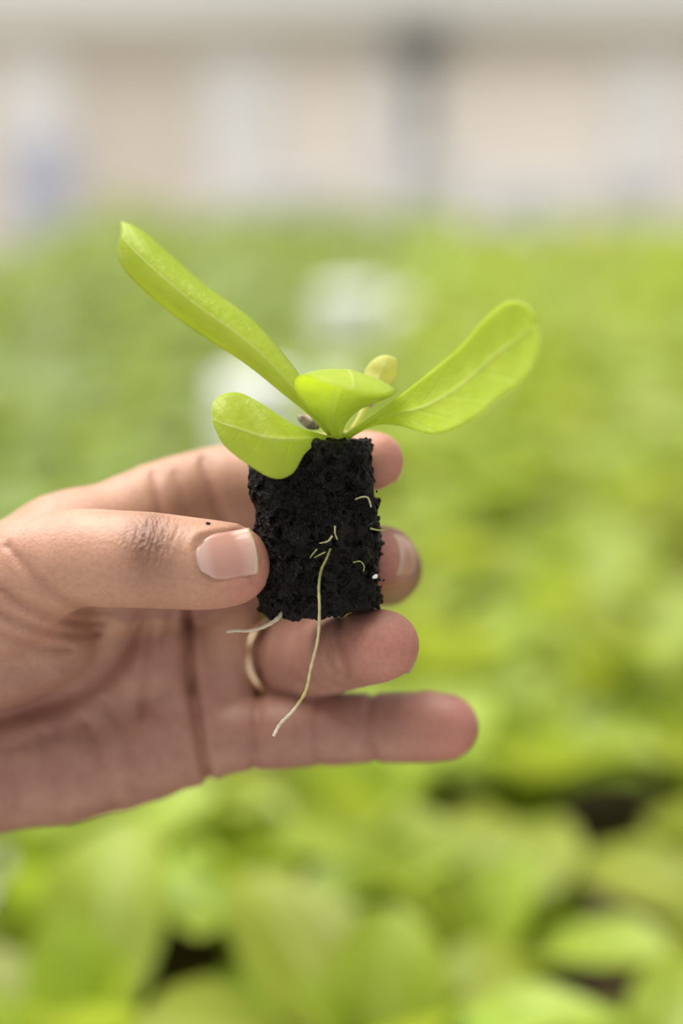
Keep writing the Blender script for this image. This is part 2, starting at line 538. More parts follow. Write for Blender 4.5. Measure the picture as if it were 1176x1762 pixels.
# ------------------------------------------------------------------ grow beds
def grow_bed(w0, w1, l0, l1, label):
    r = empty('grow_bed', (0, 0, 0))
    r.matrix_world = Matrix.Rotation(-YAW, 4, 'Z')
    tag(r, label, 'grow bed')
    def b(name, a0, a1, c0, c1, z0, z1, m, bev=0.006):
        return box(name, a0, a1, c0, c1, z0, z1, m, r, bev)
    b('soil', w0 + 0.02, w1 - 0.02, l0 + 0.02, l1 - 0.02, BED_Z - 0.1, BED_Z, 'soilbed', 0)
    b('tray_side', w0, w0 + 0.018, l0, l1, BED_Z - 0.12, BED_Z + 0.03, 'tray')
    b('tray_side', w1 - 0.018, w1, l0, l1, BED_Z - 0.12, BED_Z + 0.03, 'tray')
    b('tray_end', w0 + 0.019, w1 - 0.019, l0, l0 + 0.018, BED_Z - 0.12, BED_Z + 0.03, 'tray')
    b('tray_end', w0 + 0.019, w1 - 0.019, l1 - 0.018, l1, BED_Z - 0.12, BED_Z + 0.03, 'tray')
    b('tray_floor', w0, w1, l0, l1, BED_Z - 0.145, BED_Z - 0.121, 'tray')
    for l in (l0 + 0.1, (l0 + l1) / 2, l1 - 0.1):
        for w in (w0 + 0.08, w1 - 0.08):
            b('leg', w - 0.025, w + 0.025, l - 0.025, l + 0.025, 0, BED_Z - 0.146, 'steel')
    return r
RIGHT_W = 1.35
grow_bed(GUT + 0.001, RIGHT_W, L0 - 0.12, L1R + 0.1, 'long raised bed of lime green lettuce filling the lower right')
grow_bed(LEFT_W - 0.05, GUT - 0.001, L0 - 0.12, L1L + 0.1, 'long raised bed of darker green lettuce beyond the index finger')

gut = empty('white_gutter')
gut.matrix_world = Matrix.Rotation(-YAW, 4, 'Z')
tag(gut, 'white plastic gutter running between the two lettuce beds', 'gutter')
prof = [(-1, 0.0), (-1, 1), (-0.82, 1), (-0.74, 0.35), (0.74, 0.35), (0.82, 1), (1, 1), (1, 0)]
GZ0, GZ1 = BED_Z + 0.031, BED_Z + 0.044
V, F = [], []
for l in (1.05, L1L):
    for a, b in prof:
        V.append((GUT + a * GUT_HALF, l, GZ0 + b * (GZ1 - GZ0)))
n = len(prof)
for i in range(n):
    F.append((i, (i + 1) % n, n + (i + 1) % n, n + i))
F += [tuple(reversed(range(n))), tuple(range(n, 2 * n))]
mesh_obj('channel', V, F, 'gutter', gut, smooth=False)
V, F = box_data(GUT - GUT_HALF * 0.8, GUT + GUT_HALF * 0.8, 1.1, L1L - 0.05, GZ1 - 0.007, GZ1 - 0.001, 0.002)
mesh_obj('cover_strip', V, F, 'gutter', gut, smooth=False)
for px_g, py_g, rg_ in ((650, 532, 0.040), (485, 695, 0.036)):     # raised round inspection caps on the gutter
    lg = ground(px_g, py_g, 0.98).dot(dirv)
    P = [(GUT, lg, z) for z in (GZ1 - 0.002, GZ1 + 0.01, 0.930, 0.931, 0.998, 1.002)]
    V, F = tube(P, [rg_ * 0.8, rg_ * 0.8, rg_ * 0.8, rg_, rg_, rg_ * 0.94], 24)
    mesh_obj('inspection_cap', V, F, 'gutter', gut, smooth=False)

# ------------------------------------------------------------------ lettuce plants in the beds
def lettuce_leaf(L, W, arch, cup, wav, seed):
    r = np.random.default_rng(seed)
    nu, nv = 9, 7
    V, UV, F = [], [], []
    ph = r.uniform(0, 6.28)
    for i in range(nu):
        u = i / (nu - 1)
        w = W * 0.5 * (0.16 + 0.84 * math.sin(min(1, u * 1.02 + 0.0) ** 1.35 * math.pi * 0.97) ** 0.8) if u > 0.02 else W * 0.09
        if i == nu - 1:
            w = W * 0.14
        ang = 1.15 - arch * u ** 1.4
        if i == 0:
            x, z = 0.0, 0.0
        else:
            x += L / (nu - 1) * math.cos(ang); z += L / (nu - 1) * math.sin(ang)
        for j in range(nv):
            v = -1 + 2 * j / (nv - 1)
            dz = cup * w * v * v + wav * abs(v) * math.sin(u * 9 + ph + (2 if v > 0 else 0)) * W * 0.12
            V.append((x - math.sin(ang) * dz, v * w, z + math.cos(ang) * dz))
            UV.append((u, j / (nv - 1)))
    for i in range(nu - 1):
        for j in range(nv - 1):
            a = i * nv + j
            F.append((a, a + nv, a + nv + 1, a + 1))
    return V, F, UV

def leaf_mesh(name, args, m):
    V, F, UV = lettuce_leaf(*args)
    o = mesh_obj(name, V, F, m, uv=UV)
    me = o.data
    bpy.data.objects.remove(o)
    return me
LEAF = {}
for m in ('lime', 'green'):
    LEAF[m] = [leaf_mesh('leaf', (L, W, a, c, w, s), m) for s, (L, W, a, c, w) in enumerate(
        [(0.105, 0.056, 0.9, 0.25, 0.5), (0.12, 0.060, 1.3, 0.2, 0.6), (0.095, 0.058, 0.6, 0.35, 0.4), (0.125, 0.052, 1.0, 0.3, 0.8), (0.075, 0.045, 0.3, 0.4, 0.4), (0.11, 0.068, 1.6, 0.15, 0.7)])]

def plant_layout(seed):
    r = random.Random(seed)
    out = []
    n = r.choice((8, 9, 10))
    for k in range(n):
        inner = k >= n - 3
        rz = k * 2.4 + r.uniform(-0.3, 0.3)
        tilt = r.uniform(-0.45, -0.15) if inner else r.uniform(-0.1, 0.4)    # + leans outwards
        sc = r.uniform(0.65, 0.85) if inner else r.uniform(0.8, 1.1)
        li = r.choice((2, 4, 2)) if inner else r.choice((0, 1, 3, 5, 0, 3))
        m = Matrix.Rotation(rz, 4, 'Z') @ Matrix.Translation((0.006, 0, r.uniform(0, 0.008))) @ Matrix.Rotation(tilt, 4, 'Y') @ Matrix.Diagonal((sc, sc, sc, 1))
        out.append((li, m))
    return out
LAYOUT = [plant_layout(s) for s in range(6)]
JOINED = {}
def joined(m, k):
    if (m, k) not in JOINED:
        V, F, UV = [], [], []
        for li, mx in LAYOUT[k]:
            me = LEAF[m][li]
            o = len(V)
            V += [tuple(mx @ v.co) for v in me.vertices]
            F += [tuple(o + i for i in p.vertices) for p in me.polygons]
            uvd = np.zeros((len(me.vertices), 2))
            for lp, u in zip(me.loops, me.uv_layers[0].data):
                uvd[lp.vertex_index] = u.uv
            UV += [tuple(q) for q in uvd]
        ob = mesh_obj('lettuce_plant', V, F, m, uv=UV)
        JOINED[m, k] = ob.data
        bpy.data.objects.remove(ob)
    return JOINED[m, k]

spots = []
r_ = random.Random(3)
SP = 0.112
for bed, m, w0, w1, l1 in (('right', 'lime', GUT + GUT_HALF + 0.015, RIGHT_W - 0.08, L1R), ('left', 'green', LEFT_W, GUT - GUT_HALF - 0.015, L1L)):
    ni = int((l1 - L0) / (SP * 0.95)); nj = int((w1 - w0) / SP) + 1
    for i in range(ni):
        for j in range(nj):
            l = L0 + i * SP * 0.95 + r_.uniform(-0.02, 0.02)
            w = w0 + (j + (0.5 if i % 2 else 0)) * SP + r_.uniform(-0.02, 0.02)
            if w > w1: continue
            if l < 1.0: w += (-0.012 if bed == 'right' else 0.012)
            mm = m
            if bed == 'left' and l < 0.95:
                mm = 'lime'                         # the near end of that bed holds the lime kind too
            p = bedp(l, w, BED_Z - 0.004)
            q = project((p.x, p.y, p.z + 0.07))
            spots.append([p, mm, bed, l, w, q, i, (j if bed == 'right' else nj - 1 - j)])
def in_view(q, mg):
    return q is not None and -mg < q[0] < IW + mg and -mg < q[1] < IH + 170
# bare soil shows at two places by the lower edge
def bare(q):
    return q is not None and ((q[0] - 1165) ** 2 / 190 ** 2 + (q[1] - 1480) ** 2 / 190 ** 2 < 1 or (q[0] - 430) ** 2 / 110 ** 2 + (q[1] - 1780) ** 2 / 110 ** 2 < 1)
spots = [s for s in spots if not bare(s[5])]
view = sorted([s for s in spots if in_view(s[5], 60)], key=lambda s: s[5][2])
print('plants in view', len(view), 'of', len(spots))
single = view[:300]
ids = set(map(id, single))
rest = [s for s in spots if id(s) not in ids and in_view(s[5], 700)]
for n_, s in enumerate(single):
    p, m, bed, l, w, q, ri, cj = s
    k = r_.randrange(6)
    rz = r_.uniform(0, 6.28); sc = r_.uniform(0.85, 1.12)
    mx = Matrix.Translation(p) @ Matrix.Rotation(rz, 4, 'Z') @ Matrix.Diagonal((sc, sc, sc, 1))
    if n_ < 90:
        o = empty('lettuce_plant')
        o.matrix_world = mx
        for li, lm in LAYOUT[k]:
            c = bpy.data.objects.new('leaf', LEAF[m][li])
            C.objects.link(c)
            c.parent = o
            c.matrix_local = lm
    else:
        o = bpy.data.objects.new('lettuce_plant', joined(m, k))
        C.objects.link(o)
        o.matrix_world = mx
    ORD = ('first', 'second', 'third', 'fourth', 'fifth', 'sixth', 'seventh', 'eighth', 'ninth', 'tenth', 'eleventh', 'twelfth', 'thirteenth')
    kind_ = 'lime green' if m == 'lime' else 'mid green'
    if n_ < 130 and ri < 13 and cj < 13:
        where = 'bright bed' if bed == 'right' else 'darker bed'
        tag(o, f'{kind_} lettuce, {where}, {ORD[ri]} row from camera, {ORD[cj]} from white gutter', 'lettuce',
            'near lettuce plants in the ' + where)
    elif m == 'lime':
        tag(o, 'small far lime green lettuce plant in the bed behind the wide seedling leaf', 'lettuce', 'far lime lettuce plants')
    else:
        tag(o, 'small far mid green lettuce plant in the darker bed behind the rolled leaf', 'lettuce', 'far dark green lettuce plants')
for m in ('lime', 'green'):
    V, F, UV = [], [], []
    for p, mm, bed, l, w, q, ri, cj in rest:
        if mm != m: continue
        me = joined(m, r_.randrange(6))
        mx = Matrix.Translation(p) @ Matrix.Rotation(r_.uniform(0, 6.28), 4, 'Z')
        A = np.array([v.co for v in me.vertices]); R3 = np.array(mx.to_3x3())
        o = len(V)
        V += list(A @ R3.T + np.array(p))
        F += [tuple(o + i for i in pl.vertices) for pl in me.polygons]
        uvd = np.zeros((len(A), 2))
        vi = np.array([lp.vertex_index for lp in me.loops]); uu = np.array([u.uv for u in me.uv_layers[0].data])
        uvd[vi] = uu
        UV += list(uvd)
    if V:
        o = mesh_obj('lettuce_foliage', V, F, m, uv=UV)
        tag(o, {'lime': 'mass of lime lettuce leaves at the far end of the bright bed', 'green': 'mass of green lettuce leaves at the far end of the darker bed'}[m], 'foliage', kind='stuff')

# ------------------------------------------------------------------ things at the far end of the beds
def crate(name, px, py, wpx, hpx, y, m, label, cat, dz=0.0):
    """an open-topped plastic crate on the floor whose upper edge shows at (px, py)"""
    x = (px - IW / 2) * y / (FPX * math.cos(PITCH))
    k = y / FPX
    top = CAM_Z + y * math.tan(math.atan((IH / 2 - (py - hpx / 2)) / FPX) - PITCH)
    w, d = wpx * k, min(wpx * k, 0.30)
    r = empty(name, (x, y, 0.0), r_.uniform(-0.1, 0.1))
    tag(r, label, cat)
    n = max(1, round(top / 0.42)); h = top
    t = 0.015
    V, F = [], []
    box('base', -w / 2 + 0.02, w / 2 - 0.02, -d / 2 + 0.02, d / 2 - 0.02, 0, 0.03, m, r, 0.004)
    box('side', -w / 2, -w / 2 + t, -d / 2, d / 2, 0.031, h, m, r, 0.004)
    box('side', w / 2 - t, w / 2, -d / 2, d / 2, 0.031, h, m, r, 0.004)
    box('side', -w / 2 + t + .001, w / 2 - t - .001, -d / 2, -d / 2 + t, 0.031, h, m, r, 0.004)
    box('side', -w / 2 + t + .001, w / 2 - t - .001, d / 2 - t, d / 2, 0.031, h, m, r, 0.004)
    for a, b2, c, e in ((-w / 2 - .012, w / 2 + .012, -d / 2 - .012, -d / 2 - .001), (-w / 2 - .012, w / 2 + .012, d / 2 + .001, d / 2 + .012)):
        box('rim', a, b2, c, e, h - 0.05, h - 0.002, m, r, 0.003)
    return r
crate('storage_bin', 100, 290, 110, 110, 4.75, 'lav', 'pale lavender blue bin standing against the white post above the dark bed', 'bin')
crate('white_tub', 515, 350, 130, 70, 4.62, 'whitep', 'white tub at the far end of the darker bed', 'tub')
crate('white_tub', 725, 318, 110, 90, 4.75, 'whitep', 'tall white tub standing below the dark grey wall box', 'tub')
crate('white_tub', 885, 345, 150, 70, 4.4, 'whitep', 'white tub between the grey-box post and the last white post', 'tub')
crate('white_tub', 1060, 340, 120, 90, 4.7, 'whitep', 'white tub standing before the rightmost white post', 'tub')

bx = empty('wall_box', (wx(712), WALL_Y - 0.12, wz(112)))
tag(bx, 'dark grey box mounted on the rail at the top of a white post', 'box')
w_, h_ = wx(712 + 42) - wx(712), wz(50) - wz(112)
box('housing', -w_, w_, -0.10, 0.04, 0, h_, 'dark', bx, 0.012)
box('lid', -w_ * 0.9, w_ * 0.9, -0.115, -0.101, h_ * 0.1, h_ * 0.9, 'dark', bx, 0.004)
V, F = tube([(0, -0.03, 0.0), (0, -0.03, -0.3), (0, -0.03, -0.6)], [0.035, 0.035, 0.035], 10)
mesh_obj('conduit', V, F, 'steel', bx)

# ------------------------------------------------------------------ the hand
THUMB = [(-40, 1015, -24, 100), (60, 978, -15, 90), (140, 962, -9, 84), (205, 962, -5, 80), (262, 964, -3, 79), (330, 970, -3, 76), (376, 972, -4, 71), (402, 972, -5, 65)]
INDEX = [(110, 945, -32, 96), (180, 918, -36, 82), (270, 872, -42, 73), (330, 850, -46, 68), (388, 844, -48, 75), (470, 838, -49, 74), (560, 802, -42, 52), (610, 796, -34, 51), (645, 793, -27, 50)]
MIDDLE = [(225, 1005, -44, 86), (350, 992, -52, 80), (470, 990, -61, 72), (600, 986, -60, 58), (664, 986, -52, 56), (662, 971, -38, 58), (650, 958, -27, 53)]
RING = [(255, 1125, -48, 86), (350, 1132, -54, 74), (440, 1136, -53, 60), (478, 1132, -50, 63), (540, 1129, -43, 68), (590, 1124, -29, 63), (630, 1114, -17, 63), (662, 1110, -10, 60)]
PINKY = [(290, 1262, -48, 88), (360, 1264, -47, 70), (430, 1262, -46, 62), (490, 1258, -45, 62), (545, 1256, -44, 58), (590, 1254, -44, 59), (640, 1252, -43, 56), (700, 1252, -42, 58), (767, 1251, -40, 57)]
PALM = [
    [(-420, 1190, -44, 130), (-130, 1068, -36, 112), (130, 944, -34, 92)],
    [(-420, 1215, -46, 130), (-100, 1130, -46, 100), (225, 1012, -46, 86)],
    [(-420, 1235, -48, 130), (-80, 1200, -50, 100), (258, 1130, -49, 88)],
    [(-420, 1280, -50, 140), (-20, 1302, -51, 130), (190, 1288, -51, 108), (300, 1266, -49, 90)],
]
PALM.append([(385, 1040, -54, 58), (392, 1130, -52, 62), (384, 1210, -50, 64), (372, 1268, -48, 62)])
THENAR = [
    [(-330, 1190, -42, 130), (-120, 1095, -28, 126), (-10, 1040, -20, 108)],
    [(-300, 1215, -42, 120), (-60, 1140, -32, 112), (70, 1105, -30, 92)],
]
ARM = [[(-380, 1215, -46, 140), (-750, 1300, -52, 170), (-1500, 1500, -64, 240), (-2400, 1760, -80, 290)],
       [(-380, 1275, -50, 140), (-750, 1370, -56, 170), (-1500, 1590, -66, 240), (-2400, 1850, -80, 290)]]

GROOVES = {   # polylines in photo pixels: (points, depth mm, half width px)
    'palm': [
        ([(320, 1030), (325, 1100), (330, 1180), (341, 1250), (352, 1310), (362, 1350)], 2.2, 10),
        ([(258, 1030), (252, 1130), (243, 1235)], 0.8, 11),
        ([(240, 1060), (200, 1140), (125, 1192), (0, 1232), (-80, 1240)], 2.2, 22),
        ([(300, 1040), (280, 1110)], 0.6, 9),
        ([(140, 1235), (178, 1300), (196, 1380), (198, 1420)], 0.55, 13),
        ([(180, 1205), (222, 1270), (245, 1330)], 0.45, 12),
        ([(70, 1260), (100, 1330), (105, 1420)], 0.4, 16),
        ([(0, 1290), (60, 1275), (150, 1245)], 0.4, 14),
        ([(450, 1085), (444, 1140), (450, 1200), (440, 1335)], 1.3, 9),
    ],
    'thumb': [
        ([(14, 940), (45, 975), (82, 1011), (126, 1042), (190, 1056)], 0.8, 10),
        ([(-10, 1005), (53, 1046), (114, 1068), (175, 1074)], 1.0, 10),
        ([(-20, 1042), (61, 1081), (135, 1092), (170, 1088)], 0.9, 10),
        ([(-20, 1080), (50, 1108), (120, 1116)], 0.7, 11),
        ([(222, 905), (216, 940), (228, 985)], 0.16, 4),
        ([(240, 900), (234, 935), (240, 965), (256, 992)], 0.2, 4),
        ([(256, 896), (248, 930), (247, 958), (262, 978)], 0.26, 4),
        ([(276, 897), (264, 925), (260, 955)], 0.22, 4),
        ([(292, 900), (280, 928), (270, 958)], 0.18, 4),
        ([(308, 906), (294, 935), (284, 955)], 0.18, 4),
    ],
    'index': [
        ([(264, 815), (270, 850), (276, 900)], 0.6, 11),
        ([(303, 815), (312, 850), (322, 900)], 0.35, 12),
        ([(350, 790), (362, 840), (384, 905)], 1.1, 12),
    ],
    'middle': [],
    'ring': [
        ([(592, 1060), (585, 1105), (598, 1165)], 0.75, 9),
        ([(520, 1070), (514, 1120), (522, 1180)], 0.4, 10),
        ([(462, 1066), (448, 1105), (446, 1160), (456, 1200)], 2.4, 8),
    ],
    'pinky': [
        ([(642, 1190), (635, 1250), (646, 1312)], 0.75, 9),
        ([(548, 1195), (543, 1250), (550, 1315)], 0.5, 11),
        ([(445, 1190), (441, 1260), (438, 1330)], 0.9, 11),
    ],
}

GROOVES['palm'] += GROOVES['thumb'][:4]
for nm_ in ('middle', 'ring', 'pinky'):
    GROOVES[nm_] = GROOVES[nm_] + GROOVES['palm'][:4]

def groove(P, lst):
    """(depth field, crease strength) from polylines seen on the palm side"""
    s = FPX / (D - P[..., 2])
    x = IW / 2 + P[..., 0] * s
    y = IH / 2 - P[..., 1] * s
    dep = np.zeros(x.shape, np.float32); st = np.zeros(x.shape, np.float32)
    for pts, d, w in lst:
        A = catmull(np.array(pts, float), max(6, 3 * len(pts)))
        best = np.full(x.shape, 1e9, np.float32)
        L = len(A) - 1
        for i in range(L):
            a, b = A[i], A[i + 1]; ba = b - a
            t = np.clip(((x - a[0]) * ba[0] + (y - a[1]) * ba[1]) / (ba @ ba), 0, 1)
            tt = (i + t) / L
            taper = 1 + 2.5 * np.clip(np.abs(tt - 0.5) * 2 - 0.75, 0, 1) * 4
            e = ((x - a[0] - t * ba[0]) ** 2 + (y - a[1] - t * ba[1]) ** 2) * taper
            best = np.minimum(best, e)
        gsn = np.exp(-best / (w * w))
        dep += d * gsn
        st += min(1.0, d) * np.exp(-best / (w * 0.8) ** 2)
    return dep, st

def f_palm(P):
    d = None
    for c in PALM:
        e = chain(P, c)
        d = e if d is None else smin(d, e, 7.0)
    for c in THENAR:
        d = smin(d, chain(P, c), 5.0)
    for c in ARM:
        d = smin(d, chain(P, c), 12.0)
    return d

FING = dict(thumb=THUMB, index=INDEX, middle=MIDDLE, ring=RING, pinky=PINKY)
VOX = 0.6
xs = np.concatenate([-76 - np.cumsum(np.linspace(0.8, 9, 55))[::-1], np.arange(-76, -47, VOX), np.arange(-47, -33, 0.28), np.arange(-33, 36, VOX)])
ys = np.concatenate([-77 - np.cumsum(np.linspace(0.8, 9, 26))[::-1], np.arange(-77, 22, VOX)])
zs = np.concatenate([-74 - np.cumsum(np.linspace(0.8, 6, 12))[::-1], np.arange(-74, 10, VOX)])
GX, GY, GZ = np.meshgrid(xs, ys, zs, indexing='ij')
G = np.stack([GX, GY, GZ], -1).astype(np.float32)
del GX, GY, GZ

def front(P, z0):
    return 1 / (1 + np.exp(-(P[..., 2] - z0) / 1.5))

# palm and arm: coarse evaluation only where near
HF = f_palm(G)
near = HF < 6
gd, _ = groove(G[near], GROOVES['palm'])
HF[near] += gd * front(G[near], -50) * (G[near][:, 0] > -95)
SUB = {}
for nm, ctl in FING.items():
    lo, hi = chain_bounds(ctl)
    sl = tuple(slice(max(0, int(np.searchsorted(a, l)) - 1), int(np.searchsorted(a, h)) + 1) for a, l, h in zip((xs, ys, zs), lo, hi))
    P = G[sl]
    d = chain(P, ctl)
    nr = d < 6
    if GROOVES[nm]:
        gd, _ = groove(P[nr], GROOVES[nm])
        zc = {'thumb': -12, 'index': -47, 'middle': -52, 'ring': -54, 'pinky': -48}[nm]
        d[nr] += gd * front(P[nr], zc)
    SUB[nm] = (sl, d)
# thumb blends softly into the thenar and the web, other fingers into their own base
for nm, k in (('thumb', 6.0), ('index', 4.0), ('middle', 3.5), ('ring', 3.0), ('pinky', 3.0)):
    sl, d = SUB[nm]
    X = G[sl][..., 0]
    # blend width falls off along the finger so that fingers which only touch keep a line between them
    x0 = {'thumb': -48, 'index': -45, 'middle': -34, 'ring': -30, 'pinky': -30}[nm]
    kk = np.clip((x0 - X) / 8 + 0.5, 0, 1) * (k - 0.5) + 0.5
    HF[sl] = smin(HF[sl], d, kk)

# recesses in which the nails lie are cut by nail frames (centre, axis, outward normal, length, width)
def unit(v):
    v = np.asarray(v, float)
    return v / np.linalg.norm(v)
NAILS = [
    ('thumb', pt(393, 959, -4), unit((1, 0.20, -0.05)), unit((0.02, 0.08, 1)), 11.0, 9.8),
    ('middle', pt(652, 958, -30), unit((-0.40, 0.05, 0.92)), unit((0.92, 0.06, 0.40)), 9.4, 9.2),
    ('ring', pt(656, 1112, -13), unit((0.84, -0.10, 0.52)), unit((0.46, -0.25, -0.85)), 9.0, 8.6),
    ('index', pt(640, 793, -30), unit((0.78, -0.05, 0.62)), unit((0.55, -0.1, -0.83)), 9.0, 8.8),
    ('pinky', pt(752, 1251, -41), unit((1, 0, 0.04)), unit((-0.04, 0, -1)), 8.5, 8.0),
]
def nail_frame(n):
    c, a, nn = n[1], n[2], n[3]
    nn = unit(nn - a * (nn @ a))
    return c, a, nn, np.cross(nn, a)
for nl in NAILS:
    c, a, nn, b = nail_frame(nl)
    L, W = nl[4], nl[5]
    sl, _ = SUB[nl[0]]
    P = G[sl]
    Q = P - c.astype(np.float32)
    u = Q @ a.astype(np.float32); v = Q @ b.astype(np.float32); h = Q @ nn.astype(np.float32)
    # rounded rectangle distance: fold round the root and sides
    ru = np.maximum(np.abs(u + L * 0.05) - L * 0.5 + 2.5, 0); rv = np.maximum(np.abs(v) - W * 0.5 + 2.5, 0)
    e = np.sqrt(ru * ru + rv * rv) - 2.5
    ins = 1 / (1 + np.exp(np.clip(e / 0.35, -30, 30)))
    rim = np.exp(-((e - 1.0) / 0.9) ** 2) * (u < L * 0.35)
    up = h > 0
    HF[sl] += up * (0.55 * ins - 0.5 * rim)

V, Q = surface_nets(HF, xs, ys, zs)
# keep vertices tidy: two light relaxations
E = np.concatenate([Q[:, [0, 1]], Q[:, [1, 2]], Q[:, [2, 3]], Q[:, [3, 0]]])
deg = np.bincount(E.ravel(), minlength=len(V)).astype(float)[:, None]
for _ in range(2):
    A = np.zeros_like(V)
    np.add.at(A, E[:, 0], V[E[:, 1]]); np.add.at(A, E[:, 1], V[E[:, 0]])
    V = 0.6 * V + 0.4 * A / np.maximum(deg, 1)

Vf = V.astype(np.float32)
dist = {nm: chain(Vf, c) for nm, c in FING.items()}
pd = f_palm(Vf)
names = list(FING)
dm = np.stack([dist[n] for n in names] + [pd], 1)
own = dm.argmin(1)
pink = np.zeros(len(V)); crease = np.zeros(len(V))
tips = dict(thumb=(455, 1000, 0), index=(690, 795, -22), middle=(640, 985, -18), ring=(690, 1115, -5), pinky=(790, 1262, -36))
for i, nm in enumerate(names):
    t = pt(*tips[nm])
    r = np.linalg.norm(V - t, axis=1)
    pk = np.exp(-(r / (11 if nm != 'thumb' else 9)) ** 2)
    pink = np.maximum(pink, pk * (own == i))
    if GROOVES[nm]:
        sel = own == i
        _, st = groove(Vf[sel], [g for g in GROOVES[nm] if g[2] > 5])
        crease[sel] += st * front(V[sel], {'thumb': -12, 'index': -47, 'middle': -52, 'ring': -54, 'pinky': -48}[nm])
sel = (own == 5) & (V[:, 0] > -100)
_, st = groove(Vf[sel], GROOVES['palm'])
crease[sel] += st * front(V[sel], -50)
kn = np.exp(-(((V[:, 0] - pt(258, 950, 4)[0]) / 5.2) ** 2 + ((V[:, 1] - pt(258, 935, 4)[1]) / 7.4) ** 2)) * (own == 0) * (V[:, 2] > -4)
mid_k = np.exp(-(np.linalg.norm(V - pt(716, 990, -44), axis=1) / 7.5) ** 2) * (own == 2)
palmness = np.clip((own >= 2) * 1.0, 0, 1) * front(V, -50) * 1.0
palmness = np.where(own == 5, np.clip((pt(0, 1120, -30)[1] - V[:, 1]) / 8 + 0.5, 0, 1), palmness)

hand_me = fast_mesh('hand', V / 1000, Q, 'skin')
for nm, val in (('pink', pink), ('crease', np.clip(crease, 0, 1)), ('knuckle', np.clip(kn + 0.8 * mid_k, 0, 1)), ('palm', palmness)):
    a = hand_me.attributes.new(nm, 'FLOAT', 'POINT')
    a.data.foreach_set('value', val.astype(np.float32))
hand = bpy.data.objects.new('hand', hand_me)
C.objects.link(hand)
hand.matrix_world = HM
tag(hand, 'hand holding the soil plug between thumb and bent fingers, little finger straight', 'hand')

def finger_sdf(nm, P):
    return chain(np.asarray(P, np.float32), FING[nm])

for nl in NAILS:
    c, a, nn, b = nail_frame(nl)
    L, W = nl[4], nl[5]
    nu, nv = 15, 13
    pts, UV = [], []
    for i in range(nu):
        u = i / (nu - 1)
        hw = W / 2 * (1 - (max(0, 0.42 - u) / 0.42) ** 2.4 * 0.34)
        for j in range(nv):
            v = -1 + 2 * j / (nv - 1)
            uu = (u - 0.5) * L + (0.06 * L * (1 - v * v) if u > 0.5 else 0) * (u - 0.5) * 2 - (0.15 * L * (1 - v ** 4) * (1 - u) ** 3) + 0.09 * L * (1 - u) ** 3
            pts.append(c + a * uu + b * (v * hw)); UV.append((u, j / (nv - 1)))
    pts = np.array(pts)
    h = np.full(len(pts), 14.0)
    for _ in range(40):
        h -= np.clip(finger_sdf(nl[0], pts + nn * h[:, None]), -2, 2) * 0.8
        h = np.maximum(h, 1.0)
    H = h.reshape(nu, nv)
    # the plate is flatter lengthwise than the flesh under it
    H0 = np.maximum(H, H[6:10].mean(0)[None] - np.linspace(1.1, 1.6, nu)[:, None] * 0.55 * np.linspace(1, -0.0, nu)[:, None] - np.linspace(0, 0.9, nu)[:, None])
    top = pts + nn * (H0.reshape(-1)[:, None] + 0.02)
    bot = top - nn * 0.3
    Vn = np.concatenate([top, bot]) / 1000
    F = []
    o = nu * nv
    for i in range(nu - 1):
        for j in range(nv - 1):
            q = i * nv + j
            F.append((q, q + nv, q + nv + 1, q + 1)); F.append((o + q, o + q + 1, o + q + nv + 1, o + q + nv))
    ringi = [j for j in range(nv)] + [i * nv + nv - 1 for i in range(1, nu)] + [(nu - 1) * nv + j for j in range(nv - 2, -1, -1)] + [i * nv for i in range(nu - 2, 0, -1)]
    for x, y in zip(ringi, ringi[1:] + ringi[:1]):
        F.append((x, y, o + y, o + x))
    no = mesh_obj('fingernail', Vn, F, 'nail', hand, uv=UV + UV)
    if nl[0] == 'thumb':
        no['label'] = 'glossy pale pink thumbnail with a thin white edge'

# gold band on the ring finger
A = np.array([[*pt(a, b, z), rmm(r, z)] for a, b, z, r in RING])
A = catmull(A, 57)
kx = int(np.argmin(np.abs(A[:, 0] - pt(474, 1130, -50)[0])))
c0, rr = A[kx, :3], A[kx, 3]
ax = unit(A[kx + 2, :3] - A[kx - 2, :3] + np.array([0, 0, 0.4]))
e1 = unit(np.cross(ax, (0, 1, 0))); e2 = np.cross(ax, e1)
V, F = [], []
prof = [(-1.3, -0.6), (-1.1, 0.75), (-0.5, 1.05), (0.5, 1.05), (1.1, 0.75), (1.3, -0.6), (0, -0.8)]
ns = 56
for i in range(ns):
    th = 2 * math.pi * i / ns
    rad = e1 * math.cos(th) + e2 * math.sin(th)
    for s_, h_ in prof:
        V.append((c0 + ax * s_ + rad * (rr + h_)) / 1000)
np_ = len(prof)
for i in range(ns):
    for j in range(np_):
        F.append((i * np_ + j, i * np_ + (j + 1) % np_, ((i + 1) % ns) * np_ + (j + 1) % np_, ((i + 1) % ns) * np_ + j))
ringo = mesh_obj('gold_ring', V, F, 'gold', matrix=HM)
tag(ringo, 'thin gold ring worn on the finger just below the soil plug', 'ring')

# ------------------------------------------------------------------ the seedling
seed = empty('lettuce_seedling')
seed.matrix_world = HM
tag(seed, 'young lettuce seedling in a black soil plug held by the hand', 'seedling')

